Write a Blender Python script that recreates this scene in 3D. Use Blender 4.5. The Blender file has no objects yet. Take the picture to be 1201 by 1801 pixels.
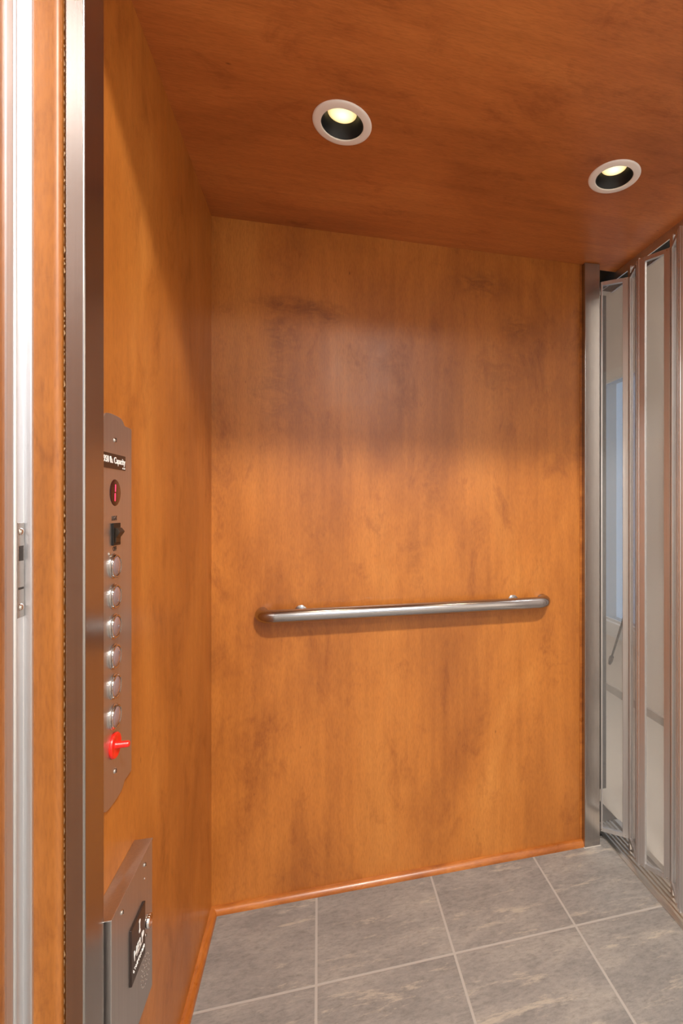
import bpy, bmesh, math, random
from mathutils import Vector, Matrix

random.seed(7)
scene = bpy.context.scene
COL = scene.collection
H = 1.185                                   # camera height above the cab floor
TOP = 2.025                                 # cab ceiling
XL, YB, XR = -0.302, 1.540, 0.985           # left wall, back wall, gate sill edge

# ---------------------------------------------------------------- camera
F_PX, PX, PV, W, HH = 860.0, 774.0, 888.0, 1201.0, 1801.0
cam_d = bpy.data.cameras.new('camera')
cam_d.sensor_fit = 'HORIZONTAL'
cam_d.sensor_width = 36.0
cam_d.lens = F_PX / W * 36.0
cam_d.shift_x = (W / 2 - PX) / W
cam_d.shift_y = (PV - HH / 2) / W
cam_d.clip_start = 0.02
cam = bpy.data.objects.new('camera', cam_d)
cam.location = (0, 0, H)
cam.rotation_euler = (math.pi / 2, 0, -math.radians(13.9735))
COL.objects.link(cam)
scene.camera = cam

# ---------------------------------------------------------------- view + world
scene.view_settings.view_transform = 'Standard'
scene.view_settings.look = 'None'
scene.view_settings.gamma = 1.0
scene.view_settings.use_curve_mapping = False
scene.view_settings.exposure = 0.33
world = bpy.data.worlds.new('sky')
scene.world = world
world.use_nodes = True
bgn = world.node_tree.nodes['Background']
bgn.inputs['Color'].default_value = (0.74, 0.87, 1.0, 1)
bgn.inputs['Strength'].default_value = 1.2
scene.cycles.max_bounces = 12
scene.cycles.diffuse_bounces = 6
scene.cycles.glossy_bounces = 6
scene.cycles.transparent_max_bounces = 16
scene.cycles.sample_clamp_indirect = 6.0


def area_light(name, loc, rot, sx, sy, power, color=(1, 1, 1), portal=False, disk=False):
    d = bpy.data.lights.new(name, 'AREA')
    d.shape = 'DISK' if disk else 'RECTANGLE'
    d.size = sx
    if not disk:
        d.size_y = sy
    d.energy = power
    d.color = color
    if portal:
        d.cycles.is_portal = True
    o = bpy.data.objects.new(name, d)
    o.location = loc
    o.rotation_euler = rot
    COL.objects.link(o)
    return o


KEY = (0.42, -0.55, 2.715)                  # round lamp under the hall ceiling, in front of the cab
area_light('hall_lamp_light', KEY, (0, 0, 0), 0.24, 0.24, 88.0, (1.0, 0.94, 0.87), disk=True)
KEY2 = (0.47, -2.05, 2.715)                 # second lamp of the row, further out
area_light('hall_lamp_light', KEY2, (0, 0, 0), 0.80, 0.80, 34.0, (1.0, 0.96, 0.92), disk=True)
SIDE_FILL = (1.45, 0.95, 2.715)                  # added unseen lamp that brightens the side hall behind the folding gate
area_light('side_hall_fill_light', SIDE_FILL, (0, 0, 0), 0.22, 0.22, 14.0, (1.0, 0.93, 0.86), disk=True)
area_light('window_portal', (1.83, 2.60, 1.215), (0, math.pi / 2, 0), 1.5, 0.42, 1.0, portal=True)
area_light('front_window_portal', (0.40, -2.63, 1.875), (math.pi / 2, 0, 0), 1.8, 1.25, 1.0, portal=True)


# ---------------------------------------------------------------- materials
def new_mat(name):
    m = bpy.data.materials.new(name)
    m.use_nodes = True
    nt = m.node_tree
    return m, nt, nt.nodes['Principled BSDF'], nt.links


def plain(name, col, rough=0.5, metal=0.0, spec=0.5, coat=0.0):
    m, nt, b, L = new_mat(name)
    b.inputs['Base Color'].default_value = (*col, 1)
    b.inputs['Roughness'].default_value = rough
    b.inputs['Metallic'].default_value = metal
    b.inputs['Specular IOR Level'].default_value = spec
    b.inputs['Coat Weight'].default_value = coat
    return m


def coords(nt, L, scale):
    tc = nt.nodes.new('ShaderNodeTexCoord')
    mp = nt.nodes.new('ShaderNodeMapping')
    mp.inputs['Scale'].default_value = scale
    L.new(tc.outputs['Object'], mp.inputs['Vector'])
    return mp.outputs['Vector']


def noise(nt, L, scale, detail=4, rough=0.55, dist=0.0, base=1.0):
    n = nt.nodes.new('ShaderNodeTexNoise')
    n.inputs['Scale'].default_value = base
    n.inputs['Detail'].default_value = detail
    n.inputs['Roughness'].default_value = rough
    n.inputs['Distortion'].default_value = dist
    L.new(coords(nt, L, scale), n.inputs['Vector'])
    return n.outputs['Fac']


def ramp(nt, L, fac, stops):
    r = nt.nodes.new('ShaderNodeValToRGB')
    e = r.color_ramp.elements
    while len(e) < len(stops):
        e.new(0.5)
    for el, (p, c) in zip(e, stops):
        el.position = p
        el.color = (*c, 1)
    L.new(fac, r.inputs['Fac'])
    return r.outputs['Color']


def mixc(nt, L, fac, a, b, mode='MIX'):
    n = nt.nodes.new('ShaderNodeMix')
    n.data_type = 'RGBA'
    n.blend_type = mode
    for sock, v in ((n.inputs['Factor'], fac), (n.inputs['A'], a), (n.inputs['B'], b)):
        if isinstance(v, (int, float)):
            sock.default_value = v
        elif isinstance(v, tuple):
            sock.default_value = (*v, 1)
        else:
            L.new(v, sock)
    return n.outputs['Result']


def bump(nt, L, b, h, strength, dist):
    n = nt.nodes.new('ShaderNodeBump')
    n.inputs['Strength'].default_value = strength
    n.inputs['Distance'].default_value = dist
    L.new(h, n.inputs['Height'])
    L.new(n.outputs['Normal'], b.inputs['Normal'])


def wood(name, along, dark, mid, light, rough=0.29, blotch=1.0, stains=()):
    """stained plywood: long pale streaks along the grain, cloudy stain and short dark flecks"""
    m, nt, b, L = new_mat(name)

    def sc(a, c):
        s = [c, c, c]
        s['xyz'.index(along)] = a
        return tuple(s)
    cloud = noise(nt, L, sc(1.3 * blotch, 3.6 * blotch), 6, 0.62, 0.4)
    streak = noise(nt, L, sc(2.2, 46.0), 4, 0.6, 0.2)
    fine = noise(nt, L, sc(60.0, 420.0), 2, 0.5)
    smudge = noise(nt, L, sc(5.0, 9.0), 9, 0.74, 0.5)
    c = ramp(nt, L, cloud, [(0.30, dark), (0.52, mid), (0.72, light)])
    s = ramp(nt, L, streak, [(0.30, (0.74, 0.70, 0.66)), (0.62, (1.07, 1.07, 1.07))])
    c = mixc(nt, L, 0.42, c, s, 'MULTIPLY')
    sm = ramp(nt, L, smudge, [(0.30, (0.60, 0.50, 0.46)), (0.46, (1.0, 1.0, 1.0))])
    c = mixc(nt, L, 0.75, c, sm, 'MULTIPLY')
    f = ramp(nt, L, fine, [(0.25, (0.76, 0.73, 0.70)), (0.6, (1.06, 1.06, 1.06))])
    c = mixc(nt, L, 0.65, c, f, 'MULTIPLY')
    vo = nt.nodes.new('ShaderNodeTexVoronoi')      # sparse dark pin flecks
    vo.inputs['Scale'].default_value = 1.0
    L.new(coords(nt, L, sc(5.0, 14.0)), vo.inputs['Vector'])
    fl = ramp(nt, L, vo.outputs['Distance'], [(0.012, (0.35, 0.27, 0.22)), (0.035, (1.0, 1.0, 1.0))])
    c = mixc(nt, L, 0.8, c, fl, 'MULTIPLY')
    # rubbed-in darker stain marks that belong to this panel: (x, z, half width, half height, strength)
    for sx, sz, rx, rz, k in stains:
        tc = nt.nodes.new('ShaderNodeTexCoord')
        mp = nt.nodes.new('ShaderNodeMapping')
        mp.inputs['Scale'].default_value = (1 / rx, 0.0, 1 / rz)
        mp.inputs['Location'].default_value = (-sx / rx, 0.0, -sz / rz)
        L.new(tc.outputs['Object'], mp.inputs['Vector'])
        ln = nt.nodes.new('ShaderNodeVectorMath')
        ln.operation = 'LENGTH'
        L.new(mp.outputs['Vector'], ln.inputs[0])
        edge = ramp(nt, L, ln.outputs['Value'], [(0.25, (1, 1, 1)), (1.0, (0, 0, 0))])
        rag = ramp(nt, L, noise(nt, L, (16, 16, 34), 8, 0.72, 0.9), [(0.38, (0, 0, 0)), (0.60, (1, 1, 1))])
        mk = nt.nodes.new('ShaderNodeMath')
        mk.operation = 'MULTIPLY'
        L.new(edge, mk.inputs[0])
        L.new(rag, mk.inputs[1])
        mk2 = nt.nodes.new('ShaderNodeMath')
        mk2.operation = 'MULTIPLY'
        mk2.inputs[1].default_value = k
        L.new(mk.outputs[0], mk2.inputs[0])
        c = mixc(nt, L, mk2.outputs[0], c, (0.15, 0.042, 0.010))
    L.new(c, b.inputs['Base Color'])
    r = ramp(nt, L, smudge, [(0.3, (rough + 0.1,) * 3), (0.7, (rough,) * 3)])
    L.new(r, b.inputs['Roughness'])
    b.inputs['Specular IOR Level'].default_value = 0.5
    bump(nt, L, b, fine, 0.06, 0.001)
    return m


def brushed(name, col, rough, along='z', bumpy=0.04, aniso=0.0):
    m, nt, b, L = new_mat(name)
    s = [300.0] * 3
    s['xyz'.index(along)] = 3.0
    n = noise(nt, L, tuple(s), 3, 0.6)
    c = ramp(nt, L, n, [(0.3, tuple(x * 0.9 for x in col)), (0.7, col)])
    L.new(c, b.inputs['Base Color'])
    b.inputs['Metallic'].default_value = 1.0
    b.inputs['Roughness'].default_value = rough
    if aniso:
        b.inputs['Anisotropic'].default_value = aniso
        tg = nt.nodes.new('ShaderNodeTangent')
        tg.direction_type = 'RADIAL'
        tg.axis = 'Z'
        L.new(tg.outputs[0], b.inputs['Tangent'])
    bump(nt, L, b, n, bumpy, 0.0006)
    return m


M = {}
M['wall'] = wood('stained_maple_wall', 'z', (0.31, 0.097, 0.016), (0.44, 0.153, 0.026), (0.53, 0.208, 0.042))
M['backwall'] = wood('stained_maple_back', 'z', (0.31, 0.097, 0.016), (0.44, 0.153, 0.026), (0.53, 0.208, 0.042), stains=[
    (-0.075, 1.790, 0.16, 0.035, 0.62), (0.015, 1.765, 0.10, 0.05, 0.5), (-0.110, 1.71, 0.07, 0.11, 0.45), (-0.12, 1.52, 0.10, 0.16, 0.35), (0.52, 1.915, 0.13, 0.06, 0.6),
    (0.655, 1.785, 0.075, 0.07, 0.55), (0.60, 1.66, 0.14, 0.16, 0.3), (0.20, 1.66, 0.12, 0.10, 0.25), (0.36, 1.25, 0.05, 0.16, 0.30), (0.30, 1.02, 0.04, 0.12, 0.28)])
M['ceil'] = wood('stained_maple_ceiling', 'x', (0.34, 0.102, 0.025), (0.49, 0.158, 0.040), (0.58, 0.205, 0.055), 0.34, 1.2)
M['strip'] = wood('stained_maple_strip', 'z', (0.22, 0.070, 0.011), (0.295, 0.102, 0.018), (0.35, 0.135, 0.028), 0.40)
M['base_x'] = wood('stained_base_moulding', 'x', (0.22, 0.060, 0.010), (0.36, 0.110, 0.018), (0.48, 0.17, 0.035), 0.25, 5.0)
M['base_y'] = wood('stained_base_moulding_side', 'y', (0.24, 0.065, 0.010), (0.38, 0.115, 0.018), (0.48, 0.17, 0.035), 0.25, 5.0)
M['steel'] = brushed('brushed_steel', (0.42, 0.40, 0.39), 0.22, aniso=0.5)
M['plate'] = brushed('brushed_plate_steel', (0.58, 0.56, 0.555), 0.36, 'z', 0.02, 0.4)
M['rail'] = brushed('satin_rail_steel', (0.42, 0.405, 0.41), 0.20, 'x', 0.01)
M['alu'] = brushed('satin_aluminium', (0.76, 0.78, 0.82), 0.36, 'z', 0.02, 0.4)
M['aluframe'] = brushed('gate_aluminium', (0.72, 0.72, 0.735), 0.42, 'z', 0.02, 0.4)
M['sill'] = brushed('sill_aluminium', (0.74, 0.70, 0.65), 0.32, 'y', 0.03)
M['chrome'] = plain('chrome', (0.64, 0.62, 0.61), 0.10, 1.0)
M['black'] = plain('black_plastic', (0.012, 0.010, 0.009), 0.4, spec=0.2)
M['lens'] = plain('dark_red_lens', (0.030, 0.006, 0.005), 0.15)
M['sign'] = plain('dark_sign', (0.022, 0.012, 0.009), 0.3)
M['ink'] = plain('black_ink', (0.02, 0.015, 0.013), 0.6)
M['whitetext'] = plain('white_lettering', (0.82, 0.80, 0.78), 0.5)
M['red'] = plain('glossy_red', (0.72, 0.012, 0.006), 0.28, coat=0.15)
M['cap'] = plain('smoky_lens_cap', (0.20, 0.15, 0.16), 0.08, coat=1.0)
M['white'] = plain('white_enamel', (0.88, 0.85, 0.84), 0.35)
M['baffle'] = plain('black_baffle', (0.004, 0.0045, 0.008), 0.42)
M['seal'] = plain('tan_sealant', (0.26, 0.15, 0.07), 0.7)
M['caulk'] = plain('pale_caulk', (0.5, 0.46, 0.41), 0.7)
M['sidepaint'] = plain('warm_hall_paint', (0.84, 0.77, 0.70), 0.8)
M['sidefloor'] = plain('side_hall_floor', (0.60, 0.55, 0.49), 0.6)
M['hallbase'] = plain('hall_baseboard', (0.46, 0.42, 0.38), 0.5)
M['paint'] = plain('hall_paint', (0.66, 0.63, 0.59), 0.8)
M['shaft'] = plain('dark_shaft', (0.012, 0.011, 0.010), 0.9)
M['hallfloor'] = plain('hall_floor', (0.26, 0.245, 0.22), 0.6)
M['trimwhite'] = plain('white_trim', (0.78, 0.78, 0.78), 0.4)
M['dark'] = plain('dark_metal', (0.022, 0.014, 0.009), 0.35, spec=0.3)


def emit(name, col, strength):
    m, nt, b, L = new_mat(name)
    b.inputs['Base Color'].default_value = (*col, 1)
    b.inputs['Emission Color'].default_value = (*col, 1)
    b.inputs['Emission Strength'].default_value = strength
    return m


M['led'] = emit('red_led', (1.0, 0.03, 0.10), 1.3)
M['diffuser'] = emit('lamp_diffuser', (1.0, 0.95, 0.88), 4.0)


def bulb_mat():
    m, nt, b, L = new_mat('warm_bulb')
    tc = nt.nodes.new('ShaderNodeTexCoord')
    ln = nt.nodes.new('ShaderNodeVectorMath')
    ln.operation = 'LENGTH'
    mp = nt.nodes.new('ShaderNodeMapping')
    mp.inputs['Scale'].default_value = (1, 1, 0)
    L.new(tc.outputs['Object'], mp.inputs['Vector'])
    L.new(mp.outputs['Vector'], ln.inputs[0])
    c = ramp(nt, L, ln.outputs['Value'], [(0.0, (1.3, 1.2, 0.85)), (0.017, (1.0, 0.86, 0.46)), (0.033, (0.62, 0.42, 0.13))])
    L.new(c, b.inputs['Emission Color'])
    b.inputs['Emission Strength'].default_value = 1.0
    b.inputs['Base Color'].default_value = (0.8, 0.75, 0.6, 1)
    return m


M['bulb'] = bulb_mat()


def clear(name, tint, haze, hazecol, rough):
    m = bpy.data.materials.new(name)
    m.use_nodes = True
    nt = m.node_tree
    L = nt.links
    nt.nodes.remove(nt.nodes['Principled BSDF'])
    out = nt.nodes['Material Output']
    tr = nt.nodes.new('ShaderNodeBsdfTransparent')
    tr.inputs['Color'].default_value = (*tint, 1)
    df = nt.nodes.new('ShaderNodeBsdfDiffuse')
    df.inputs['Color'].default_value = (*hazecol, 1)
    gl = nt.nodes.new('ShaderNodeBsdfGlossy')
    gl.inputs['Roughness'].default_value = rough
    lw = nt.nodes.new('ShaderNodeLayerWeight')
    lw.inputs['Blend'].default_value = 0.5
    pw = nt.nodes.new('ShaderNodeMath')
    pw.operation = 'POWER'
    pw.inputs[1].default_value = 5.0
    L.new(lw.outputs['Facing'], pw.inputs[0])
    fr = nt.nodes.new('ShaderNodeMath')
    fr.operation = 'MULTIPLY_ADD'
    fr.inputs[1].default_value = 0.95
    fr.inputs[2].default_value = 0.04
    L.new(pw.outputs[0], fr.inputs[0])
    m1 = nt.nodes.new('ShaderNodeMixShader')
    m1.inputs[0].default_value = haze
    L.new(tr.outputs[0], m1.inputs[1])
    L.new(df.outputs[0], m1.inputs[2])
    m2 = nt.nodes.new('ShaderNodeMixShader')
    L.new(fr.outputs[0], m2.inputs[0])
    L.new(m1.outputs[0], m2.inputs[1])
    L.new(gl.outputs[0], m2.inputs[2])
    L.new(m2.outputs[0], out.inputs['Surface'])
    return m


M['acrylic'] = clear('clear_acrylic', (0.90, 0.91, 0.92), 0.10, (0.6, 0.58, 0.56), 0.03)
M['shade'] = clear('tinted_window_glass', (0.62, 0.68, 0.74), 0.20, (0.62, 0.67, 0.72), 0.05)
M['glass'] = clear('window_glass', (0.95, 0.96, 0.97), 0.0, (0.5, 0.5, 0.5), 0.0)


def tile_mat():
    m, nt, b, L = new_mat('grey_stone_tile')
    P, X0, Y0, G = 0.3537, -0.0055, 1.2440, 0.0034
    tc = nt.nodes.new('ShaderNodeTexCoord')
    sep = nt.nodes.new('ShaderNodeSeparateXYZ')
    L.new(tc.outputs['Object'], sep.inputs[0])

    def math_(op, a, bb=None):
        n = nt.nodes.new('ShaderNodeMath')
        n.operation = op
        for i, v in enumerate((a, bb)):
            if v is None:
                continue
            if isinstance(v, (int, float)):
                n.inputs[i].default_value = v
            else:
                L.new(v, n.inputs[i])
        return n.outputs[0]
    ids, ds = [], []
    for ax, o in (('X', X0), ('Y', Y0)):
        q = math_('DIVIDE', math_('SUBTRACT', sep.outputs[ax], o), P)
        ids.append(math_('FLOOR', q))
        fr = math_('FRACT', q)
        ds.append(math_('MULTIPLY', math_('MINIMUM', fr, math_('SUBTRACT', 1.0, fr)), P))
    d = math_('MINIMUM', ds[0], ds[1])
    grout = nt.nodes.new('ShaderNodeMapRange')
    grout.inputs['From Min'].default_value = G - 0.0007
    grout.inputs['From Max'].default_value = G + 0.0005
    L.new(d, grout.inputs['Value'])
    cmb = nt.nodes.new('ShaderNodeCombineXYZ')
    L.new(ids[0], cmb.inputs[0])
    L.new(ids[1], cmb.inputs[1])
    wn = nt.nodes.new('ShaderNodeTexWhiteNoise')
    wn.noise_dimensions = '3D'
    L.new(cmb.outputs[0], wn.inputs['Vector'])
    # each tile reads its own piece of the stone pattern
    off = nt.nodes.new('ShaderNodeVectorMath')
    off.operation = 'SCALE'
    L.new(wn.outputs['Color'], off.inputs[0])
    off.inputs['Scale'].default_value = 7.0

    def tn(scale, detail, rough, dist=0.0):
        mp = nt.nodes.new('ShaderNodeMapping')
        mp.inputs['Scale'].default_value = scale
        ad = nt.nodes.new('ShaderNodeVectorMath')
        L.new(tc.outputs['Object'], ad.inputs[0])
        L.new(off.outputs[0], ad.inputs[1])
        L.new(ad.outputs[0], mp.inputs['Vector'])
        n = nt.nodes.new('ShaderNodeTexNoise')
        n.inputs['Scale'].default_value = 1.0
        n.inputs['Detail'].default_value = detail
        n.inputs['Roughness'].default_value = rough
        n.inputs['Distortion'].default_value = dist
        L.new(mp.outputs['Vector'], n.inputs['Vector'])
        return n.outputs['Fac']
    cloud = tn((4.0, 9.0, 1), 9, 0.72, 0.3)
    grit = tn((48, 130, 1), 9, 0.8, 0.2)
    vein = tn((5.0, 24.0, 1), 10, 0.78, 0.2)
    pit = tn((9.0, 30.0, 1), 10, 0.82, 0.2)
    c = ramp(nt, L, cloud, [(0.30, (0.155, 0.148, 0.143)), (0.52, (0.212, 0.200, 0.190)), (0.70, (0.280, 0.260, 0.236))])
    g = ramp(nt, L, grit, [(0.36, (0.72, 0.71, 0.70)), (0.48, (1, 1, 1)), (0.62, (1.22, 1.20, 1.17))])
    c = mixc(nt, L, 0.8, c, g, 'MULTIPLY')
    v_ = ramp(nt, L, vein, [(0.56, (0, 0, 0)), (0.63, (1, 1, 1))])
    vm = math_('MULTIPLY', v_, 0.55)
    c = mixc(nt, L, vm, c, (0.44, 0.385, 0.31))
    p_ = ramp(nt, L, pit, [(0.31, (0.50, 0.48, 0.46)), (0.38, (1, 1, 1))])
    c = mixc(nt, L, 0.9, c, p_, 'MULTIPLY')
    c = mixc(nt, L, grout.outputs['Result'], (0.335, 0.315, 0.292), c)
    L.new(c, b.inputs['Base Color'])
    r = ramp(nt, L, grit, [(0.3, (0.55,) * 3), (0.7, (0.38,) * 3)])
    L.new(r, b.inputs['Roughness'])
    hmix = math_('ADD', math_('MULTIPLY', grout.outputs['Result'], 1.0), math_('MULTIPLY', grit, 0.25))
    bump(nt, L, b, hmix, 0.35, 0.0012)
    return m


M['tile'] = tile_mat()

# ---------------------------------------------------------------- mesh helpers
WLOC = {}


def box(bm, x0, x1, y0, y1, z0, z1):
    vs = [bm.verts.new((x, y, z)) for z in (z0, z1) for y in (y0, y1) for x in (x0, x1)]
    for f in ((0, 2, 3, 1), (4, 5, 7, 6), (0, 1, 5, 4), (2, 6, 7, 3), (0, 4, 6, 2), (1, 3, 7, 5)):
        bm.faces.new([vs[i] for i in f])


def prism(bm, pts, lo, hi, axis='z'):
    """extrude a closed 2D outline along an axis (z: pts=(x,y), x: pts=(y,z), y: pts=(x,z))"""
    def p3(p, h):
        return {'z': (p[0], p[1], h), 'x': (h, p[0], p[1]), 'y': (p[0], h, p[1])}[axis]
    a = [bm.verts.new(p3(p, lo)) for p in pts]
    b = [bm.verts.new(p3(p, hi)) for p in pts]
    n = len(pts)
    for i in range(n):
        bm.faces.new((a[i], a[(i + 1) % n], b[(i + 1) % n], b[i]))
    bm.faces.new(a[::-1])
    bm.faces.new(b)
    bmesh.ops.recalc_face_normals(bm, faces=bm.faces[:])


def lathe(bm, prof, center, axis, seg=48):
    """revolve (radius, height) pairs around an axis direction; open or closed by r=0 ends"""
    ax = Vector(axis).normalized()
    u = ax.orthogonal().normalized()
    v = ax.cross(u)
    c = Vector(center)
    rings = []
    for r, h in prof:
        if r < 1e-7:
            rings.append([bm.verts.new(c + ax * h)])
        else:
            rings.append([bm.verts.new(c + ax * h + (u * math.cos(t) + v * math.sin(t)) * r)
                          for t in (2 * math.pi * i / seg for i in range(seg))])
    for A, B in zip(rings, rings[1:]):
        for i in range(seg):
            j = (i + 1) % seg
            if len(A) == 1 and len(B) == 1:
                continue
            if len(A) == 1:
                bm.faces.new((A[0], B[j], B[i]))
            elif len(B) == 1:
                bm.faces.new((A[i], A[j], B[0]))
            else:
                bm.faces.new((A[i], A[j], B[j], B[i]))


def tube(bm, pts, r, seg=24, cap=True):
    pts = [Vector(p) for p in pts]
    rings = []
    up = None
    for i, p in enumerate(pts):
        t = (pts[min(i + 1, len(pts) - 1)] - pts[max(i - 1, 0)]).normalized()
        if up is None:
            up = t.orthogonal().normalized()
        up = (up - t * up.dot(t)).normalized()
        s = t.cross(up)
        rings.append([bm.verts.new(p + (up * math.cos(a) + s * math.sin(a)) * r)
                      for a in (2 * math.pi * k / seg for k in range(seg))])
    for A, B in zip(rings, rings[1:]):
        for k in range(seg):
            bm.faces.new((A[k], A[(k + 1) % seg], B[(k + 1) % seg], B[k]))
    if cap:
        bm.faces.new(rings[0][::-1])
        bm.faces.new(rings[-1])


def obj(name, bm, mat, parent=None, loc=None, smooth=False, bevel=0.0, segs=3):
    """one mesh object; verts are given in world coordinates and moved to the parent's (or own) base"""
    if bevel:
        bmesh.ops.recalc_face_normals(bm, faces=bm.faces[:])
        bm.normal_update()
        bmesh.ops.bevel(bm, geom=[e for e in bm.edges if len(e.link_faces) == 2 and e.calc_face_angle(0) > 0.5],
                        offset=bevel, segments=segs, profile=0.5, affect='EDGES')
    bmesh.ops.recalc_face_normals(bm, faces=bm.faces[:])
    base = Vector(WLOC[parent]) if parent is not None else Vector(loc or (0, 0, 0))
    bmesh.ops.translate(bm, verts=bm.verts[:], vec=-base)
    me = bpy.data.meshes.new(name)
    bm.to_mesh(me)
    bm.free()
    me.materials.append(mat)
    if smooth:
        for p in me.polygons:
            p.use_smooth = True
        try:
            me.set_sharp_from_angle(angle=math.radians(38))
        except Exception:
            pass
    o = bpy.data.objects.new(name, me)
    COL.objects.link(o)
    if parent is not None:
        o.parent = bpy.data.objects[parent] if isinstance(parent, str) else parent
    else:
        o.location = base
    WLOC[o] = tuple(base)
    return o


def tag(o, label, cat, group=None):
    o['label'] = label
    o['category'] = cat
    if group:
        o['group'] = group
    return o


def thing(name, label, cat, loc, group=None):
    o = bpy.data.objects.new(name, None)
    o.empty_display_size = 0.05
    o.location = loc
    COL.objects.link(o)
    WLOC[o] = tuple(loc)
    return tag(o, label, cat, group)


def struct(name, bm, mat, **k):
    o = obj(name, bm, mat, **k)
    if o.parent is None:
        o['kind'] = 'structure'
    return o


def new():
    return bmesh.new()


def boxobj(name, mat, dims, parent=None, bevel=0.0, **k):
    bm = new()
    box(bm, *dims)
    return obj(name, bm, mat, parent, bevel=bevel, **k)


def text(name, body, mat, parent, centre, size, x, sx=1.0, depth=0.0003, bold=0.0, turn=0.0):
    """lettering on a face that looks towards +X; centre = (y, z)"""
    cu = bpy.data.curves.new(name, 'FONT')
    cu.body = body
    cu.size = size
    cu.align_x = 'CENTER'
    cu.align_y = 'CENTER'
    cu.extrude = depth
    cu.offset = bold
    t = bpy.data.objects.new(name, cu)
    COL.objects.link(t)
    dg = bpy.context.evaluated_depsgraph_get()
    me = bpy.data.meshes.new_from_object(t.evaluated_get(dg))
    bpy.data.objects.remove(t)
    bm = new()
    bm.from_mesh(me)
    bpy.data.meshes.remove(me)
    ca, sa = math.cos(turn), math.sin(turn)
    for v in bm.verts:
        a, b, c = v.co.x * sx, v.co.y, v.co.z
        v.co = (x + c, centre[0] + a * ca - b * sa, centre[1] + a * sa + b * ca)
    return obj(name, bm, mat, parent)


# ================================================================ cab shell
bm = new(); box(bm, XL - 0.02, XL, 0.7000, 1.56, 0, TOP)
struct('wall_left', bm, M['wall'])
bm = new(); box(bm, XL - 0.02, 0.95, YB, YB + 0.02, 0, TOP)
struct('wall_back', bm, M['backwall'])
XJ = -0.3415                                 # face of the entrance jamb
# front return of the left wall, with an eased edge next to the steel post
bm = new()
prism(bm, [(-0.375, 0.42), (XJ, 0.42), (XJ, 0.6870), (-0.3120, 0.6870), (-0.3088, 0.6873), (-0.3064, 0.6883), (-0.3047, 0.6900), (-0.3040, 0.6922),
           (-0.3040, 0.6990), (-0.375, 0.6990)], 0, TOP)
struct('trim_1', bm, M['strip'], smooth=True)

# ceiling panel with two lamp openings
LAMPS = [(0.051, 1.097), (0.7346, 1.1074)]
RH = 0.0475
bm = new()
outer = [bm.verts.new(p) for p in ((XL - 0.08, 0.50, TOP), (1.045, 0.50, TOP), (1.045, 1.56, TOP), (XL - 0.08, 1.56, TOP))]
edges = [bm.edges.new((outer[i], outer[(i + 1) % 4])) for i in range(4)]
for lx, ly in LAMPS:
    ring = [bm.verts.new((lx + RH * math.cos(t), ly + RH * math.sin(t), TOP)) for t in (2 * math.pi * i / 64 for i in range(64))]
    edges += [bm.edges.new((ring[i], ring[(i + 1) % 64])) for i in range(64)]
bmesh.ops.triangle_fill(bm, use_beauty=True, use_dissolve=False, edges=edges)
for f in list(bm.faces):
    c = f.calc_center_median()
    if any((c.x - lx) ** 2 + (c.y - ly) ** 2 < (RH * 0.97) ** 2 for lx, ly in LAMPS):
        bm.faces.remove(f)
ex = bmesh.ops.extrude_face_region(bm, geom=bm.faces[:])
for v in ex['geom']:
    if isinstance(v, bmesh.types.BMVert):
        v.co.z += 0.02
struct('ceiling', bm, M['ceil'])

bm = new(); box(bm, XL - 0.02, XR, 0.43, 1.56, -0.03, 0)
struct('floor', bm, M['tile'])


def quarter(r, n=8):
    return [(r * math.cos(i * math.pi / 2 / n), r * math.sin(i * math.pi / 2 / n)) for i in range(n + 1)]


R = 0.0185
bm = new(); prism(bm, [(YB, 0), *[(YB - a, b) for a, b in quarter(R)]], XL, 0.893, 'x')
struct('baseboard_back', bm, M['base_x'], smooth=True)
bm = new(); prism(bm, [(XL, 0), *[(XL + a, b) for a, b in quarter(R)]], 0.749, YB - R * 0.5, 'y')
struct('baseboard_left', bm, M['base_y'], smooth=True)
# dark joint between back panel and the steel corner post
bm = new(); box(bm, 0.8855, 0.8925, YB - 0.0015, YB, 0.018, TOP)
struct('trim_2', bm, M['base_x'])

bm = new(); box(bm, XL - 0.08, 1.098, 0.488, 0.4995, TOP + 0.002, TOP + 0.34)
struct('trim_3', bm, M['ceil'])

# ================================================================ steel posts
bm = new(); box(bm, 0.8925, 0.951, 1.5175, YB, 0.0, TOP - 0.002)
p = obj('steel_post', bm, M['steel'], loc=(0.92, 1.529, 0), bevel=0.0022, segs=6)
tag(p, 'brushed steel post in the back right corner between wood wall and folding gate', 'post', 'brushed steel corner posts')
bm = new()
for i, (x0, x1, y0, y1) in enumerate(((0.889, 0.953, 1.5145, 1.5175), (0.8895, 0.8925, 1.5175, 1.5215))):
    box(bm, x0, x1, y0 + 0.001 * (1 - i), y1, 0.0, 0.0015)
obj('caulk_line', bm, M['caulk'], p)
p = obj('steel_post', (lambda b: (box(b, XL, -0.280, 0.6925, 0.749, 0, TOP), b)[1])(new()), M['steel'], loc=(-0.291, 0.72, 0), bevel=0.0026, segs=6)
tag(p, 'tall brushed steel post on the left wall, partly covering the button panel', 'post', 'brushed steel corner posts')
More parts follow.
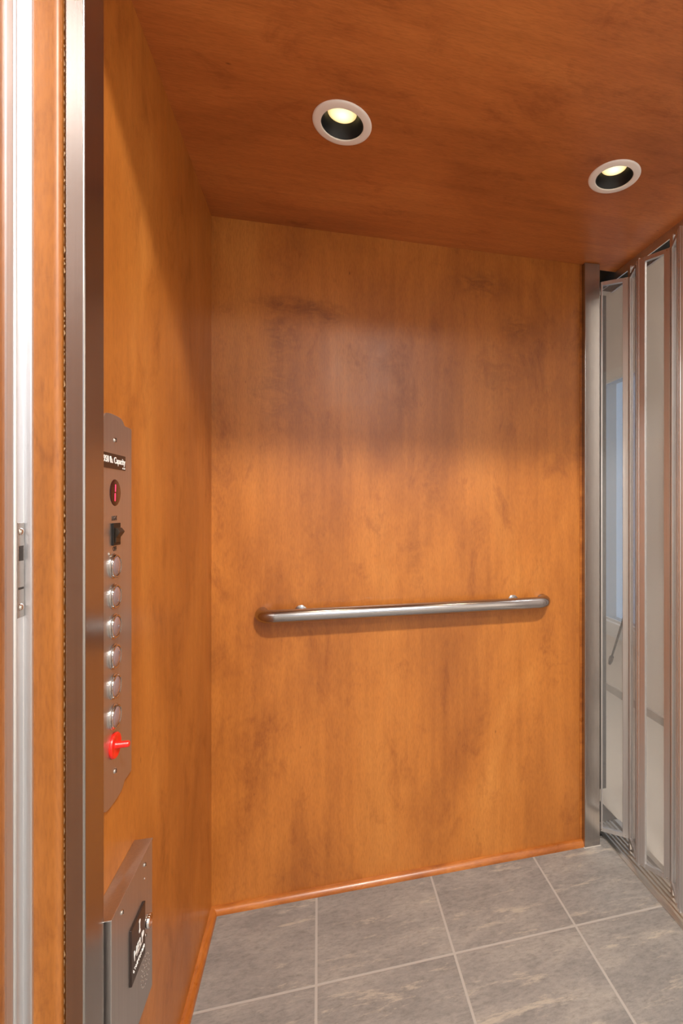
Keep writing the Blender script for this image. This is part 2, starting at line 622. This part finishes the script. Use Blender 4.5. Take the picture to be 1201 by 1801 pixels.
# ragged bead of sealant down its near edge
bm = new()
z = 0.01
while z < TOP - 0.02:
    h = random.uniform(0.003, 0.010)
    w = random.uniform(0.0002, 0.0008) if random.random() < 0.88 else 0.0013
    vs = [bm.verts.new(q) for q in ((XL, 0.6921, z), (XL, 0.6921, z + h), (XL + w, 0.6921, z + h * random.uniform(0.2, 0.8)),
                                    (XL, 0.6915, z), (XL, 0.6915, z + h))]
    for f in ((0, 1, 2), (3, 2, 4), (0, 2, 3), (1, 4, 2), (0, 3, 4, 1)):
        bm.faces.new([vs[i] for i in f])
    z += h + random.uniform(0.001, 0.006)
obj('sealant_bead', bm, M['seal'], p)['label'] = 'ragged tan sealant'

# ================================================================ front gate channel on the left
prof = [(-0.3415, 0.6500), (-0.3395, 0.6500), (-0.3395, 0.6628), (-0.3378, 0.6640), (-0.3374, 0.6652), (-0.3380, 0.6666), (-0.3395, 0.6674), (-0.3400, 0.6680),
        (-0.3400, 0.6826), (-0.3396, 0.6830), (-0.3330, 0.6830), (-0.3319, 0.6834), (-0.3313, 0.6844), (-0.3313, 0.6869), (-0.3415, 0.6869)]
ch = thing('gate_channel', 'pale aluminum gate channel with a latch plate at the far left edge', 'channel', (XJ, 0.67, 0))
bm = new(); prism(bm, prof, 0.0, TOP)
obj('extrusion', bm, M['alu'], ch, smooth=True)
XS = -0.3400
bm = new(); box(bm, XS, XS + 0.0016, 0.6688, 0.6820, 1.0530, 1.1640)
sp = obj('strike_plate', bm, M['steel'], ch, bevel=0.0004)
for z0, z1, y0, y1 in ((1.1195, 1.1370, 0.6715, 0.6795), (1.0860, 1.0885, 0.6700, 0.6800)):
    bm = new(); box(bm, XS + 0.0014, XS + 0.0020, y0, y1, z0, z1)
    obj('latch_slot', bm, M['ink'], sp)
for z in (1.1536, 1.0650):
    bm = new(); lathe(bm, [(0, 0.0022), (0.0020, 0.0020), (0.0038, 0.0010), (0.0043, 0)], (XS + 0.0016, 0.6755, z), (1, 0, 0), 20)
    obj('screw', bm, M['chrome'], sp, smooth=True)

# ================================================================ control panel
YC = 0.8365
cp = thing('control_panel', 'tall steel elevator button panel on the left wall behind the steel post', 'control panel', (XL, YC, 1.03))
half = []
for (a, b) in ((0.0695, 0.0), (0.0695, 0.2805), (0.0670, 0.2815), (0.0420, 0.2820), (0.0395, 0.2826), (0.0370, 0.2850), (0.0335, 0.2880),
               (0.0280, 0.2906), (0.0200, 0.2920), (0.0100, 0.2926), (0.0, 0.2928)):
    half.append((a, b))
up = half + [(-a, b) for a, b in half[::-1][1:]]
outline = [(YC + a, 1.0285 + b) for a, b in up] + [(YC + a, 1.0285 - b) for a, b in up[::-1][1:-1]]
bm = new(); prism(bm, outline, XL, XL + 0.0028, 'x')
obj('faceplate', bm, M['plate'], cp, bevel=0.0006)
XF = XL + 0.0028
YS = 0.8375


def screw(y, z, x, parent, r=0.0042):
    bm = new()
    lathe(bm, [(0, 0.0022), (r * 0.55, 0.0020), (r * 0.9, 0.0010), (r, 0)], (x, y, z), (1, 0, 0), 24)
    s = obj('screw', bm, M['chrome'], parent, smooth=True)
    bm = new()
    box(bm, x + 0.0019, x + 0.00245, y - r * 0.14, y + r * 0.14, z - r * 0.75, z + r * 0.75)
    obj('screw_slot', bm, M['ink'], s)
    return s


screw(YS, 1.283, XF, cp)
screw(YS, 0.7825, XF, cp)
cl = boxobj('capacity_label', M['sign'], (XF, XF + 0.0008, 0.7920, 0.8775, 1.2390, 1.2618), cp, bevel=0.0002)
text('lettering', '950 lb. Capacity', M['whitetext'], cl, (0.8352, 1.2518), 0.0138, XF + 0.0009, sx=0.90, bold=0.00012)
text('fine_print', 'H - A N', M['whitetext'], cl, (0.8700, 1.2418), 0.0030, XF + 0.0009)
# floor read-out
bm = new(); lathe(bm, [(0, 0.0012), (0.0178, 0.0012), (0.0196, 0.0006), (0.0202, 0)], (XF, YS + 0.001, 1.2035), (1, 0, 0), 48)
dp = obj('floor_display', bm, M['lens'], cp, smooth=True)
bm = new()
for z0, z1 in ((1.2045, 1.2160), (1.1905, 1.2030)):
    sh = (z0 - 1.2035) * 0.10
    prism(bm, [(YS - 0.0028 + sh, z0 + 0.001), (YS - 0.0016 + sh, z0), (YS - 0.0004 + sh, z0 + 0.001), (YS + 0.0002 + sh, z1 - 0.001), (YS - 0.0010 + sh, z1),
               (YS - 0.0022 + sh, z1 - 0.001)], XF + 0.0012, XF + 0.0016, 'x')
obj('lit_digit', bm, M['led'], dp)
text('light_lettering', 'LIGHT', M['ink'], cp, (0.8355, 1.1645), 0.0100, XF + 0.0001, sx=0.72)
text('off_lettering', 'OFF', M['ink'], cp, (0.8370, 1.1185), 0.0100, XF + 0.0001, sx=0.80)
# light switch
sw = boxobj('light_switch', M['black'], (XF, XF + 0.0032, 0.8245, 0.8510, 1.1240, 1.1575), cp, bevel=0.0006)
bm = new()
prism(bm, [(XF + 0.0032, 1.1505), (XF + 0.0062, 1.1500), (XF + 0.0102, 1.1446), (XF + 0.0092, 1.1424), (XF + 0.0048, 1.1360), (XF + 0.0042, 1.1285), (XF + 0.0032, 1.1280)],
      0.8290, 0.8475, 'y')
obj('rocker', bm, M['dark'], sw, bevel=0.0005)
# call buttons
ZB = [1.0930, 1.0475, 1.0023, 0.9570, 0.9118, 0.8665]
YBTN = 0.8325


def call_button(z):
    bm = new()
    lathe(bm, [(0.0190, 0), (0.0190, 0.0020), (0.0182, 0.0028), (0.0176, 0.0029), (0.0176, 0.0040), (0.0172, 0.0050), (0.0160, 0.0054),
               (0.0150, 0.0048), (0.0150, 0.0025)], (XF, YBTN, z), (1, 0, 0), 48)
    b = obj('call_button', bm, M['chrome'], cp, smooth=True)
    bm = new()
    lathe(bm, [(0, 0.0072), (0.006, 0.0069), (0.0105, 0.0061), (0.0135, 0.0050), (0.0148, 0.0040), (0.0150, 0.0025)], (XF, YBTN, z), (1, 0, 0), 48)
    obj('button_cap', bm, M['cap'], b, smooth=True)
    return b


for z in ZB:
    call_button(z)
# red pull stop switch
bm = new()
lathe(bm, [(0.0185, 0), (0.0190, 0.0010), (0.0190, 0.0025), (0.0180, 0.0040), (0.0150, 0.0044), (0.0120, 0.0030), (0.0, 0.0026)], (XF, YBTN + 0.001, 0.8225), (1, 0, 0), 48)
st = obj('stop_switch', bm, M['red'], cp, smooth=True)
st['label'] = 'round red stop switch'
bm = new()
lathe(bm, [(0.0060, 0.0026), (0.0050, 0.0046), (0.0048, 0.0190), (0.0040, 0.0206), (0.0, 0.0210)], (XF, YBTN + 0.002, 0.8225), (1, 0, 0), 32)
obj('toggle_lever', bm, M['red'], st, smooth=True)
bm = new(); lathe(bm, [(0, 0.002), (0.0018, 0.0015), (0.0026, 0)], (XF, 0.8165, 1.1130), (1, 0, 0), 20)
obj('pilot_light', bm, M['chrome'], cp, smooth=True)

# ================================================================ emergency phone box
XP = -0.2745
pb = thing('phone_box', 'steel emergency phone box with a black help plate, low on the left wall', 'phone box', (XL, 0.840, 0.368))
bm = new()
box(bm, XL, XP, 0.757, 0.926, 0.368, 0.6165)
obj('housing', bm, M['plate'], pb, bevel=0.0008)
bm = new()
box(bm, XL, XP + 0.0009, 0.7545, 0.9268, 0.6160, 0.6185)
obj('lid', bm, M['plate'], pb, bevel=0.0006)
for y, z in ((0.8875, 0.6045), (0.7928, 0.6035)):
    screw(y, z - 0.004, XP, pb, 0.0036)
screw(0.8905, 0.4830, XP, pb, 0.0030)
bm = new(); lathe(bm, [(0, 0.001), (0.0014, 0.0008), (0.0020, 0)], (XP, 0.8885, 0.5770), (1, 0, 0), 16)
obj('rivet', bm, M['chrome'], pb, smooth=True)
hp = boxobj('help_plate', M['sign'], (XP, XP + 0.0032, 0.8225, 0.8815, 0.4620, 0.5460), pb, bevel=0.0004)
text('lettering', 'HELP', M['whitetext'], hp, (0.8525, 0.4985), 0.0215, XP + 0.0034, sx=0.90, bold=0.0002)
bm = new()                                   # handset pictogram
xs = XP + 0.0032
prism(bm, [(0.8535, 0.5170), (0.8580, 0.5165), (0.8585, 0.5200), (0.8565, 0.5212), (0.8562, 0.5310), (0.8582, 0.5325), (0.8575, 0.5362), (0.8530, 0.5360),
           (0.8530, 0.5330), (0.8544, 0.5312), (0.8546, 0.5212), (0.8532, 0.5196)], xs, xs + 0.0005, 'x')
obj('handset_symbol', bm, M['whitetext'], hp)
bm = new()                                   # raised braille line
for k in range(15):
    for r_ in range(3):
        for c_ in range(2):
            if random.random() < 0.62:
                lathe(bm, [(0, 0.0006), (0.0006, 0.0004), (0.0008, 0)], (xs, 0.8290 + k * 0.0033 + c_ * 0.0014, 0.4765 + r_ * 0.0022), (1, 0, 0), 8)
obj('braille', bm, M['whitetext'], hp)
bm = new()
lathe(bm, [(0.0108, 0), (0.0108, 0.0050), (0.0100, 0.0062), (0.0, 0.0064)], (XP, 0.8985, 0.4990), (1, 0, 0), 40)
obj('push_button', bm, M['chrome'], pb, smooth=True)
bm = new()
spk = [(0.0225, 20), (0.0150, 12), (0.0075, 6)]
for rr, n in spk:
    for k in range(n):
        a = 2 * math.pi * k / n
        y, z = 0.8925 + rr * 0.86 * math.cos(a), 0.4245 + rr * math.sin(a)
        lathe(bm, [(0, 0.0002), (0.0013, 0.0002), (0.0014, 0)], (XP, y, z), (1, 0, 0), 10)
obj('speaker_holes', bm, M['chrome'], pb)

# ================================================================ handrail
RY, RZ, RR = 1.4865, 0.862, 0.0190
xl, xr, rb = -0.181, 0.760, 0.040
hr = thing('handrail', 'round steel handrail with curved ends across the back wall', 'handrail', (0.29, YB, RZ))
pts = [(xl + RR, YB - 0.002, RZ), (xl + RR, RY + rb, RZ)]
for i in range(1, 11):
    a = i / 10 * math.pi / 2
    pts.append((xl + RR + rb * (1 - math.cos(a)), RY + rb * (1 - math.sin(a)), RZ))
for i in range(1, 12):
    pts.append((xl + RR + rb + (xr - xl - 2 * RR - 2 * rb) * i / 12, RY, RZ))
for i in range(0, 11):
    a = (1 - i / 10) * math.pi / 2
    pts.append((xr - RR - rb * (1 - math.cos(a)), RY + rb * (1 - math.sin(a)), RZ))
pts.append((xr - RR, YB - 0.002, RZ))
bm = new(); tube(bm, pts, RR, 36)
obj('rail_tube', bm, M['rail'], hr, smooth=True)
for x in (-0.052, 0.635):
    bm = new()
    tube(bm, [(x, YB - 0.003, RZ), (x, YB - 0.030, RZ), (x, RY, RZ - 0.004)], 0.006, 16)
    b_ = obj('bracket', bm, M['rail'], hr, smooth=True)
    bm = new(); lathe(bm, [(0.018, 0), (0.018, 0.003), (0.015, 0.005), (0, 0.0055)], (x, YB, RZ + 0.002), (0, -1, 0), 32)
    obj('mounting_flange', bm, M['rail'], b_, smooth=True)

# ================================================================ recessed downlights
LABELS = ['left of the two recessed white-ringed ceiling lights, above the handrail',
          'right of the two recessed white-ringed ceiling lights, towards the folding gate']


def spot(parent_loc):
    d = bpy.data.lights.new('downlight_beam', 'SPOT')
    d.energy = 6.0
    d.color = (1.0, 0.78, 0.50)
    d.spot_size = math.radians(95)
    d.spot_blend = 0.9
    d.shadow_soft_size = 0.028
    o = bpy.data.objects.new('downlight_beam', d)
    o.location = parent_loc
    COL.objects.link(o)
    return o


dl = thing('recessed_downlight', LABELS[0], 'ceiling light', (*LAMPS[0], TOP), 'recessed ceiling lights')
cx, cy = LAMPS[0]
bm = new()
lathe(bm, [(0.0640, 0.0), (0.0640, -0.0012), (0.0630, -0.0026), (0.0600, -0.0036), (0.0500, -0.0046), (0.0470, -0.0046), (0.0458, -0.0036), (0.0458, 0.002), (0.0474, 0.002)],
      (cx, cy, TOP), (0, 0, 1), 72)
obj('trim_ring', bm, M['white'], dl, smooth=True)
bm = new()
pr = []
for i in range(9):
    t = i / 8
    r = 0.0458 - 0.0128 * t
    pr += [(r, -0.002 + 0.026 * t), (r - 0.0005, -0.002 + 0.026 * t + 0.0011)]
pr += [(0.0330, 0.030), (0.0330, 0.070), (0, 0.070)]
lathe(bm, pr, (cx, cy, TOP), (0, 0, 1), 72)
obj('baffle', bm, M['baffle'], dl)
bm = new()
lathe(bm, [(0, 0.0170), (0.010, 0.0176), (0.020, 0.0192), (0.027, 0.0212), (0.0315, 0.0240), (0.0320, 0.050)], (cx, cy, TOP), (0, 0, 1), 48)
obj('lamp_bulb', bm, M['bulb'], dl, smooth=True)
d2 = dl.copy()
d2.location = (*LAMPS[1], TOP)
tag(d2, LABELS[1], 'ceiling light', 'recessed ceiling lights')
COL.objects.link(d2)
for ch_ in [c for c in dl.children]:
    k = ch_.copy()
    k.parent = d2
    COL.objects.link(k)
for lx, ly in LAMPS:
    spot((lx, ly, TOP + 0.014))

# ================================================================ folding gate on the right
ZG0, ZG1 = 0.045, 1.964
NODES = [(0.9570, 1.530), (1.034, 1.468), (0.9890, 1.357), (1.038, 1.266), (0.9870, 1.171), (1.037, 1.080), (0.9865, 0.987),
         (1.037, 0.894), (0.9865, 0.801), (1.037, 0.708), (0.9865, 0.615)]
gate = thing('accordion_gate', 'folding aluminum gate with clear panes along the right side', 'gate', (1.01, 1.08, ZG0))


def pane_frame(a, b):
    a, b = Vector((*a, 0)), Vector((*b, 0))
    t = (b - a).normalized()
    n = Vector((t.y, -t.x, 0))
    if n.x > 0:
        n = -n
    Lh = (b - a).length
    return a, t, n, Lh


def lbox(bm, fr, s0, s1, n0, n1, z0, z1):
    a, t, n, Lh = fr
    vs = [bm.verts.new(a + t * s + n * q + Vector((0, 0, z))) for z in (z0, z1) for q in (n0, n1) for s in (s0, s1)]
    for f in ((0, 2, 3, 1), (4, 5, 7, 6), (0, 1, 5, 4), (2, 6, 7, 3), (0, 4, 6, 2), (1, 3, 7, 5)):
        bm.faces.new([vs[i] for i in f])


for i, (A, B) in enumerate(zip(NODES, NODES[1:])):
    fr = pane_frame(A, B)
    Lh = fr[3]
    e = 0.004
    SW = 0.0185
    SA = 0.006 if i == 0 else SW
    bm = new()
    lbox(bm, fr, e, e + SA, -0.006, 0.006, ZG0, ZG1)
    lbox(bm, fr, Lh - e - SW, Lh - e, -0.006, 0.006, ZG0, ZG1)
    fm = obj('gate_panel', bm, M['aluframe'], gate, bevel=0.0012)
    for nm, z0, z1 in (('top_rail', ZG1 - 0.013, ZG1), ('bottom_rail', ZG0, ZG0 + 0.013)):
        bm = new(); lbox(bm, fr, e + SA, Lh - e - SW, -0.0055, 0.0055, z0, z1)
        obj(nm, bm, M['aluframe'], fm)
    bm = new(); lbox(bm, fr, e + SA, Lh - e - SW, -0.0012, 0.0012, ZG0 + 0.013, ZG1 - 0.013)
    obj('pane', bm, M['acrylic'], fm)['label'] = 'clear pane'
    if i < 5:
        for q in (e + SA * 0.5, Lh - e - SW * 0.5):
            for z in (ZG1 - 0.006, ZG0 + 0.006):
                p0 = fr[0] + fr[1] * q + fr[2] * 0.006
                bm = new()
                lathe(bm, [(0, 0.0014), (0.0016, 0.0010), (0.0022, 0)], (p0.x, p0.y, z), tuple(fr[2]), 12)
                obj('screw', bm, M['chrome'], fm, smooth=True)
for i, (x, y) in enumerate(NODES[1:], 1):
    bm = new()
    lathe(bm, [(0, ZG0 - 0.004), (0.0042, ZG0 - 0.004), (0.0042, ZG1 + 0.004), (0, ZG1 + 0.004)], (x, y, 0), (0, 0, 1), 20)
    if i % 2:                                # hanger up into the head track, guide down to the sill
        box(bm, x - 0.003, x + 0.008, y - 0.007, y + 0.007, ZG1 + 0.003, 2.0003)
        box(bm, x - 0.002, x + 0.004, y - 0.004, y + 0.004, 0.006, ZG0 - 0.003)
    obj('hinge_rod', bm, M['aluframe'], gate, smooth=True)
    if i % 2 == 0:
        bm = new()                            # slim black strip in the folding joint
        box(bm, x + 0.006, x + 0.010, y - 0.012, y - 0.009, ZG0 + 0.01, ZG1 - 0.01)
        obj('joint_strip', bm, M['black'], gate)

bm = new()
prism(bm, [(1.040, TOP + 0.012), (1.040, 1.997), (1.044, 1.997), (1.044, TOP + 0.006), (1.086, TOP + 0.006), (1.086, 1.997), (1.092, 1.997), (1.092, TOP + 0.012)],
      0.50, 1.66, 'y')
tk = tag(obj('gate_track', bm, M['aluframe'], loc=(1.066, 1.08, 1.997)), 'aluminum head track along the ceiling above the folding gate', 'track')
bm = new(); box(bm, 1.0445, 1.0855, 0.501, 1.659, 2.0005, TOP + 0.0055)  # solid black block in the channel stands in for the shade there
obj('slot_shade_fill', bm, M['shaft'], tk)['label'] = 'black fill painting the shade inside the track'

teeth = [(XR, -0.01), (XR, 0.004), (XR + 0.012, 0.006)]
x = XR + 0.012
while x < 1.060:
    teeth += [(x, 0.0065), (x + 0.005, 0.0065), (x + 0.0065, 0.0015), (x + 0.0125, 0.0015)]
    x += 0.014
teeth += [(1.074, 0.0065), (1.094, 0.0055), (1.094, -0.01)]
bm = new(); prism(bm, teeth, 0.43, 1.62, 'y')
tag(obj('door_sill', bm, M['sill'], loc=(1.04, 1.03, 0)), 'ridged metal sill between the grey floor tiles and folding gate', 'sill')

# ================================================================ halls around the cab
HX0, HX1, HY0, HY1, HZ = -1.6, 1.80, -2.6, 3.4, 2.74
bm = new()
box(bm, HX0, HX1 + 0.2, HY0 - 0.2, 0.43, -0.03, 0)
struct('floor_hall', bm, M['hallfloor'])
bm = new()
box(bm, 1.0945, HX1 + 0.2, 0.4305, HY1, -0.03, 0)
struct('floor_side_hall', bm, M['sidefloor'])
bm = new(); box(bm, HX1 - 0.012, HX1, 0.45, HY1, 0, 0.045)
struct('baseboard_hall', bm, M['hallbase'])
bm = new()
box(bm, HX0, HX1 + 0.2, HY0 - 0.2, 0.30, HZ, HZ + 0.05)
box(bm, 1.10, HX1 + 0.2, 0.30, HY1, HZ, HZ + 0.05)
struct('ceiling_hall', bm, M['paint'])
WY0, WY1, WZ0, WZ1 = 2.47, 2.84, 0.45, 1.98
bm = new()
box(bm, HX1, HX1 + 0.1, HY0 - 0.1, WY0, 0, HZ)
box(bm, HX1, HX1 + 0.1, WY1, HY1, 0, HZ)
box(bm, HX1, HX1 + 0.1, WY0, WY1, 0, WZ0)
box(bm, HX1, HX1 + 0.1, WY0, WY1, WZ1, HZ)
struct('wall_hall_right', bm, M['sidepaint'])
bm = new(); box(bm, 1.0, HX1 + 0.1, HY1, HY1 + 0.1, 0, HZ)
struct('wall_hall_back', bm, M['paint'])
FX0, FX1, FZ0, FZ1 = -0.50, 1.30, 1.25, 2.50
bm = new()
box(bm, HX0, FX0, HY0 - 0.1, HY0, 0, HZ)
box(bm, FX1, HX1, HY0 - 0.1, HY0, 0, HZ)
box(bm, FX0, FX1, HY0 - 0.1, HY0, 0, FZ0)
box(bm, FX0, FX1, HY0 - 0.1, HY0, FZ1, HZ)
struct('wall_hall_front', bm, M['paint'])
bm = new(); box(bm, HX0 - 0.1, HX0, HY0 - 0.1, 0.43, 0, HZ)
struct('wall_hall_left', bm, M['paint'])
bm = new()                                   # wall that the cab opens through, with its opening
box(bm, HX0, XL - 0.022, 0.32, 0.42, 0, HZ)
box(bm, XL - 0.022, 1.10, 0.32, 0.42, 2.16, HZ)
box(bm, 1.10, 1.16, 0.32, 0.42, 0, HZ)
struct('wall_entrance', bm, M['paint'])
bm = new()                                   # wall above the side opening
box(bm, 1.10, 1.16, 0.42, 1.85, 2.06, HZ)
box(bm, 1.10, 1.16, 1.85, HY1, 0, HZ)
struct('wall_side_entrance', bm, M['paint'])
bm = new()                                   # dark shaft around the cab
box(bm, XL - 0.16, XL - 0.10, 0.43, 1.91, 0, HZ)
box(bm, XL - 0.16, 1.098, 1.85, 1.91, -0.03, HZ)
box(bm, XL - 0.16, 1.098, 0.43, 1.85, HZ, HZ + 0.05)
box(bm, XL - 0.16, XR - 0.001, 1.561, 1.85, -0.03, -0.001)
box(bm, XR - 0.001, 1.093, 1.621, 1.85, -0.03, -0.001)
box(bm, 1.094, 1.168, 1.818, 1.848, 0, 2.06)
struct('wall_shaft', bm, M['shaft'])


def window(name, axis, at, a0, a1, z0, z1, depth, mullions):
    """frame, pane and sill of a window in a wall at x=at or y=at"""
    bm = new()
    fw = 0.045 if axis == 'y' else 0.014

    def b(p0, p1, q0, q1, d0, d1):
        if axis == 'x':
            box(bm, d0, d1, p0, p1, q0, q1)
        else:
            box(bm, p0, p1, d0, d1, q0, q1)
    s = 1 if depth > 0 else -1
    d = sorted((at + 0.3 * depth, at + 0.8 * depth)) if axis == 'y' else (at + 0.002, at + 0.03)
    b(a0, a0 + fw, z0, z1, *d); b(a1 - fw, a1, z0, z1, *d)
    b(a0 + fw, a1 - fw, z0, z0 + fw, *d); b(a0 + fw, a1 - fw, z1 - fw, z1, *d)
    for m_ in mullions:
        b(a0 + (a1 - a0) * m_ - 0.015, a0 + (a1 - a0) * m_ + 0.015, z0 + fw, z1 - fw, *d)
    o = struct(name, bm, M['trimwhite'])
    bm = new()
    mid = at + (0.55 if axis == 'y' else 0.15) * depth
    b(a0 + fw, a1 - fw, z0 + fw, z1 - fw, mid - 0.002, mid + 0.002)
    obj('pane', bm, M['glass'] if axis == 'y' else M['shade'], o)
    bm = new()
    d = sorted((at - 0.25 * depth, at + 0.3 * depth))
    b(a0, a1, z0 - 0.085, z0, *sorted((at - 0.25 * depth, at - 0.001 * s)))
    obj('apron', bm, M['trimwhite'], o)
    return o


window('window_1', 'x', HX1, WY0, WY1, WZ0, WZ1, 0.1, [])
window('window_2', 'y', HY0, FX0, FX1, FZ0, FZ1, -0.1, [0.5])

bm = new()
tube(bm, [(1.765, 2.545, 0.553), (1.770, 2.700, 0.225)], 0.0065, 12)
lathe(bm, [(0, -0.035), (0.008, -0.03), (0.014, 0.0), (0.013, 0.03), (0, 0.035)], (1.770, 2.705, 0.215), (0, -0.085, 0.18), 12)
tag(obj('hanging_rod', bm, M['dark'], loc=(1.768, 2.66, 0.21), smooth=True), 'dark slanted rod below the window, seen through the first gate pane', 'rod')


def ceiling_lamp(loc, label):
    x, y, z = loc
    t = thing('ceiling_lamp', label, 'ceiling lamp', (x, y, HZ), 'round hall ceiling lamps')
    bm = new(); lathe(bm, [(0, 0), (0.16, 0), (0.16, -0.012), (0.145, -0.016), (0, -0.016)], (x, y, HZ), (0, 0, 1), 48)
    obj('lamp_base', bm, M['white'], t, smooth=True)
    bm = new(); lathe(bm, [(0.125, -0.016), (0.12, -0.020), (0, -0.022)], (x, y, HZ), (0, 0, 1), 48)
    obj('diffuser', bm, M['diffuser'], t, smooth=True)


ceiling_lamp(KEY, 'round white ceiling lamp outside the front opening')
ceiling_lamp(KEY2, 'round white ceiling lamp further out in the front hall')
ceiling_lamp(SIDE_FILL, 'added round white fill lamp in the side hall beyond the folding gate')
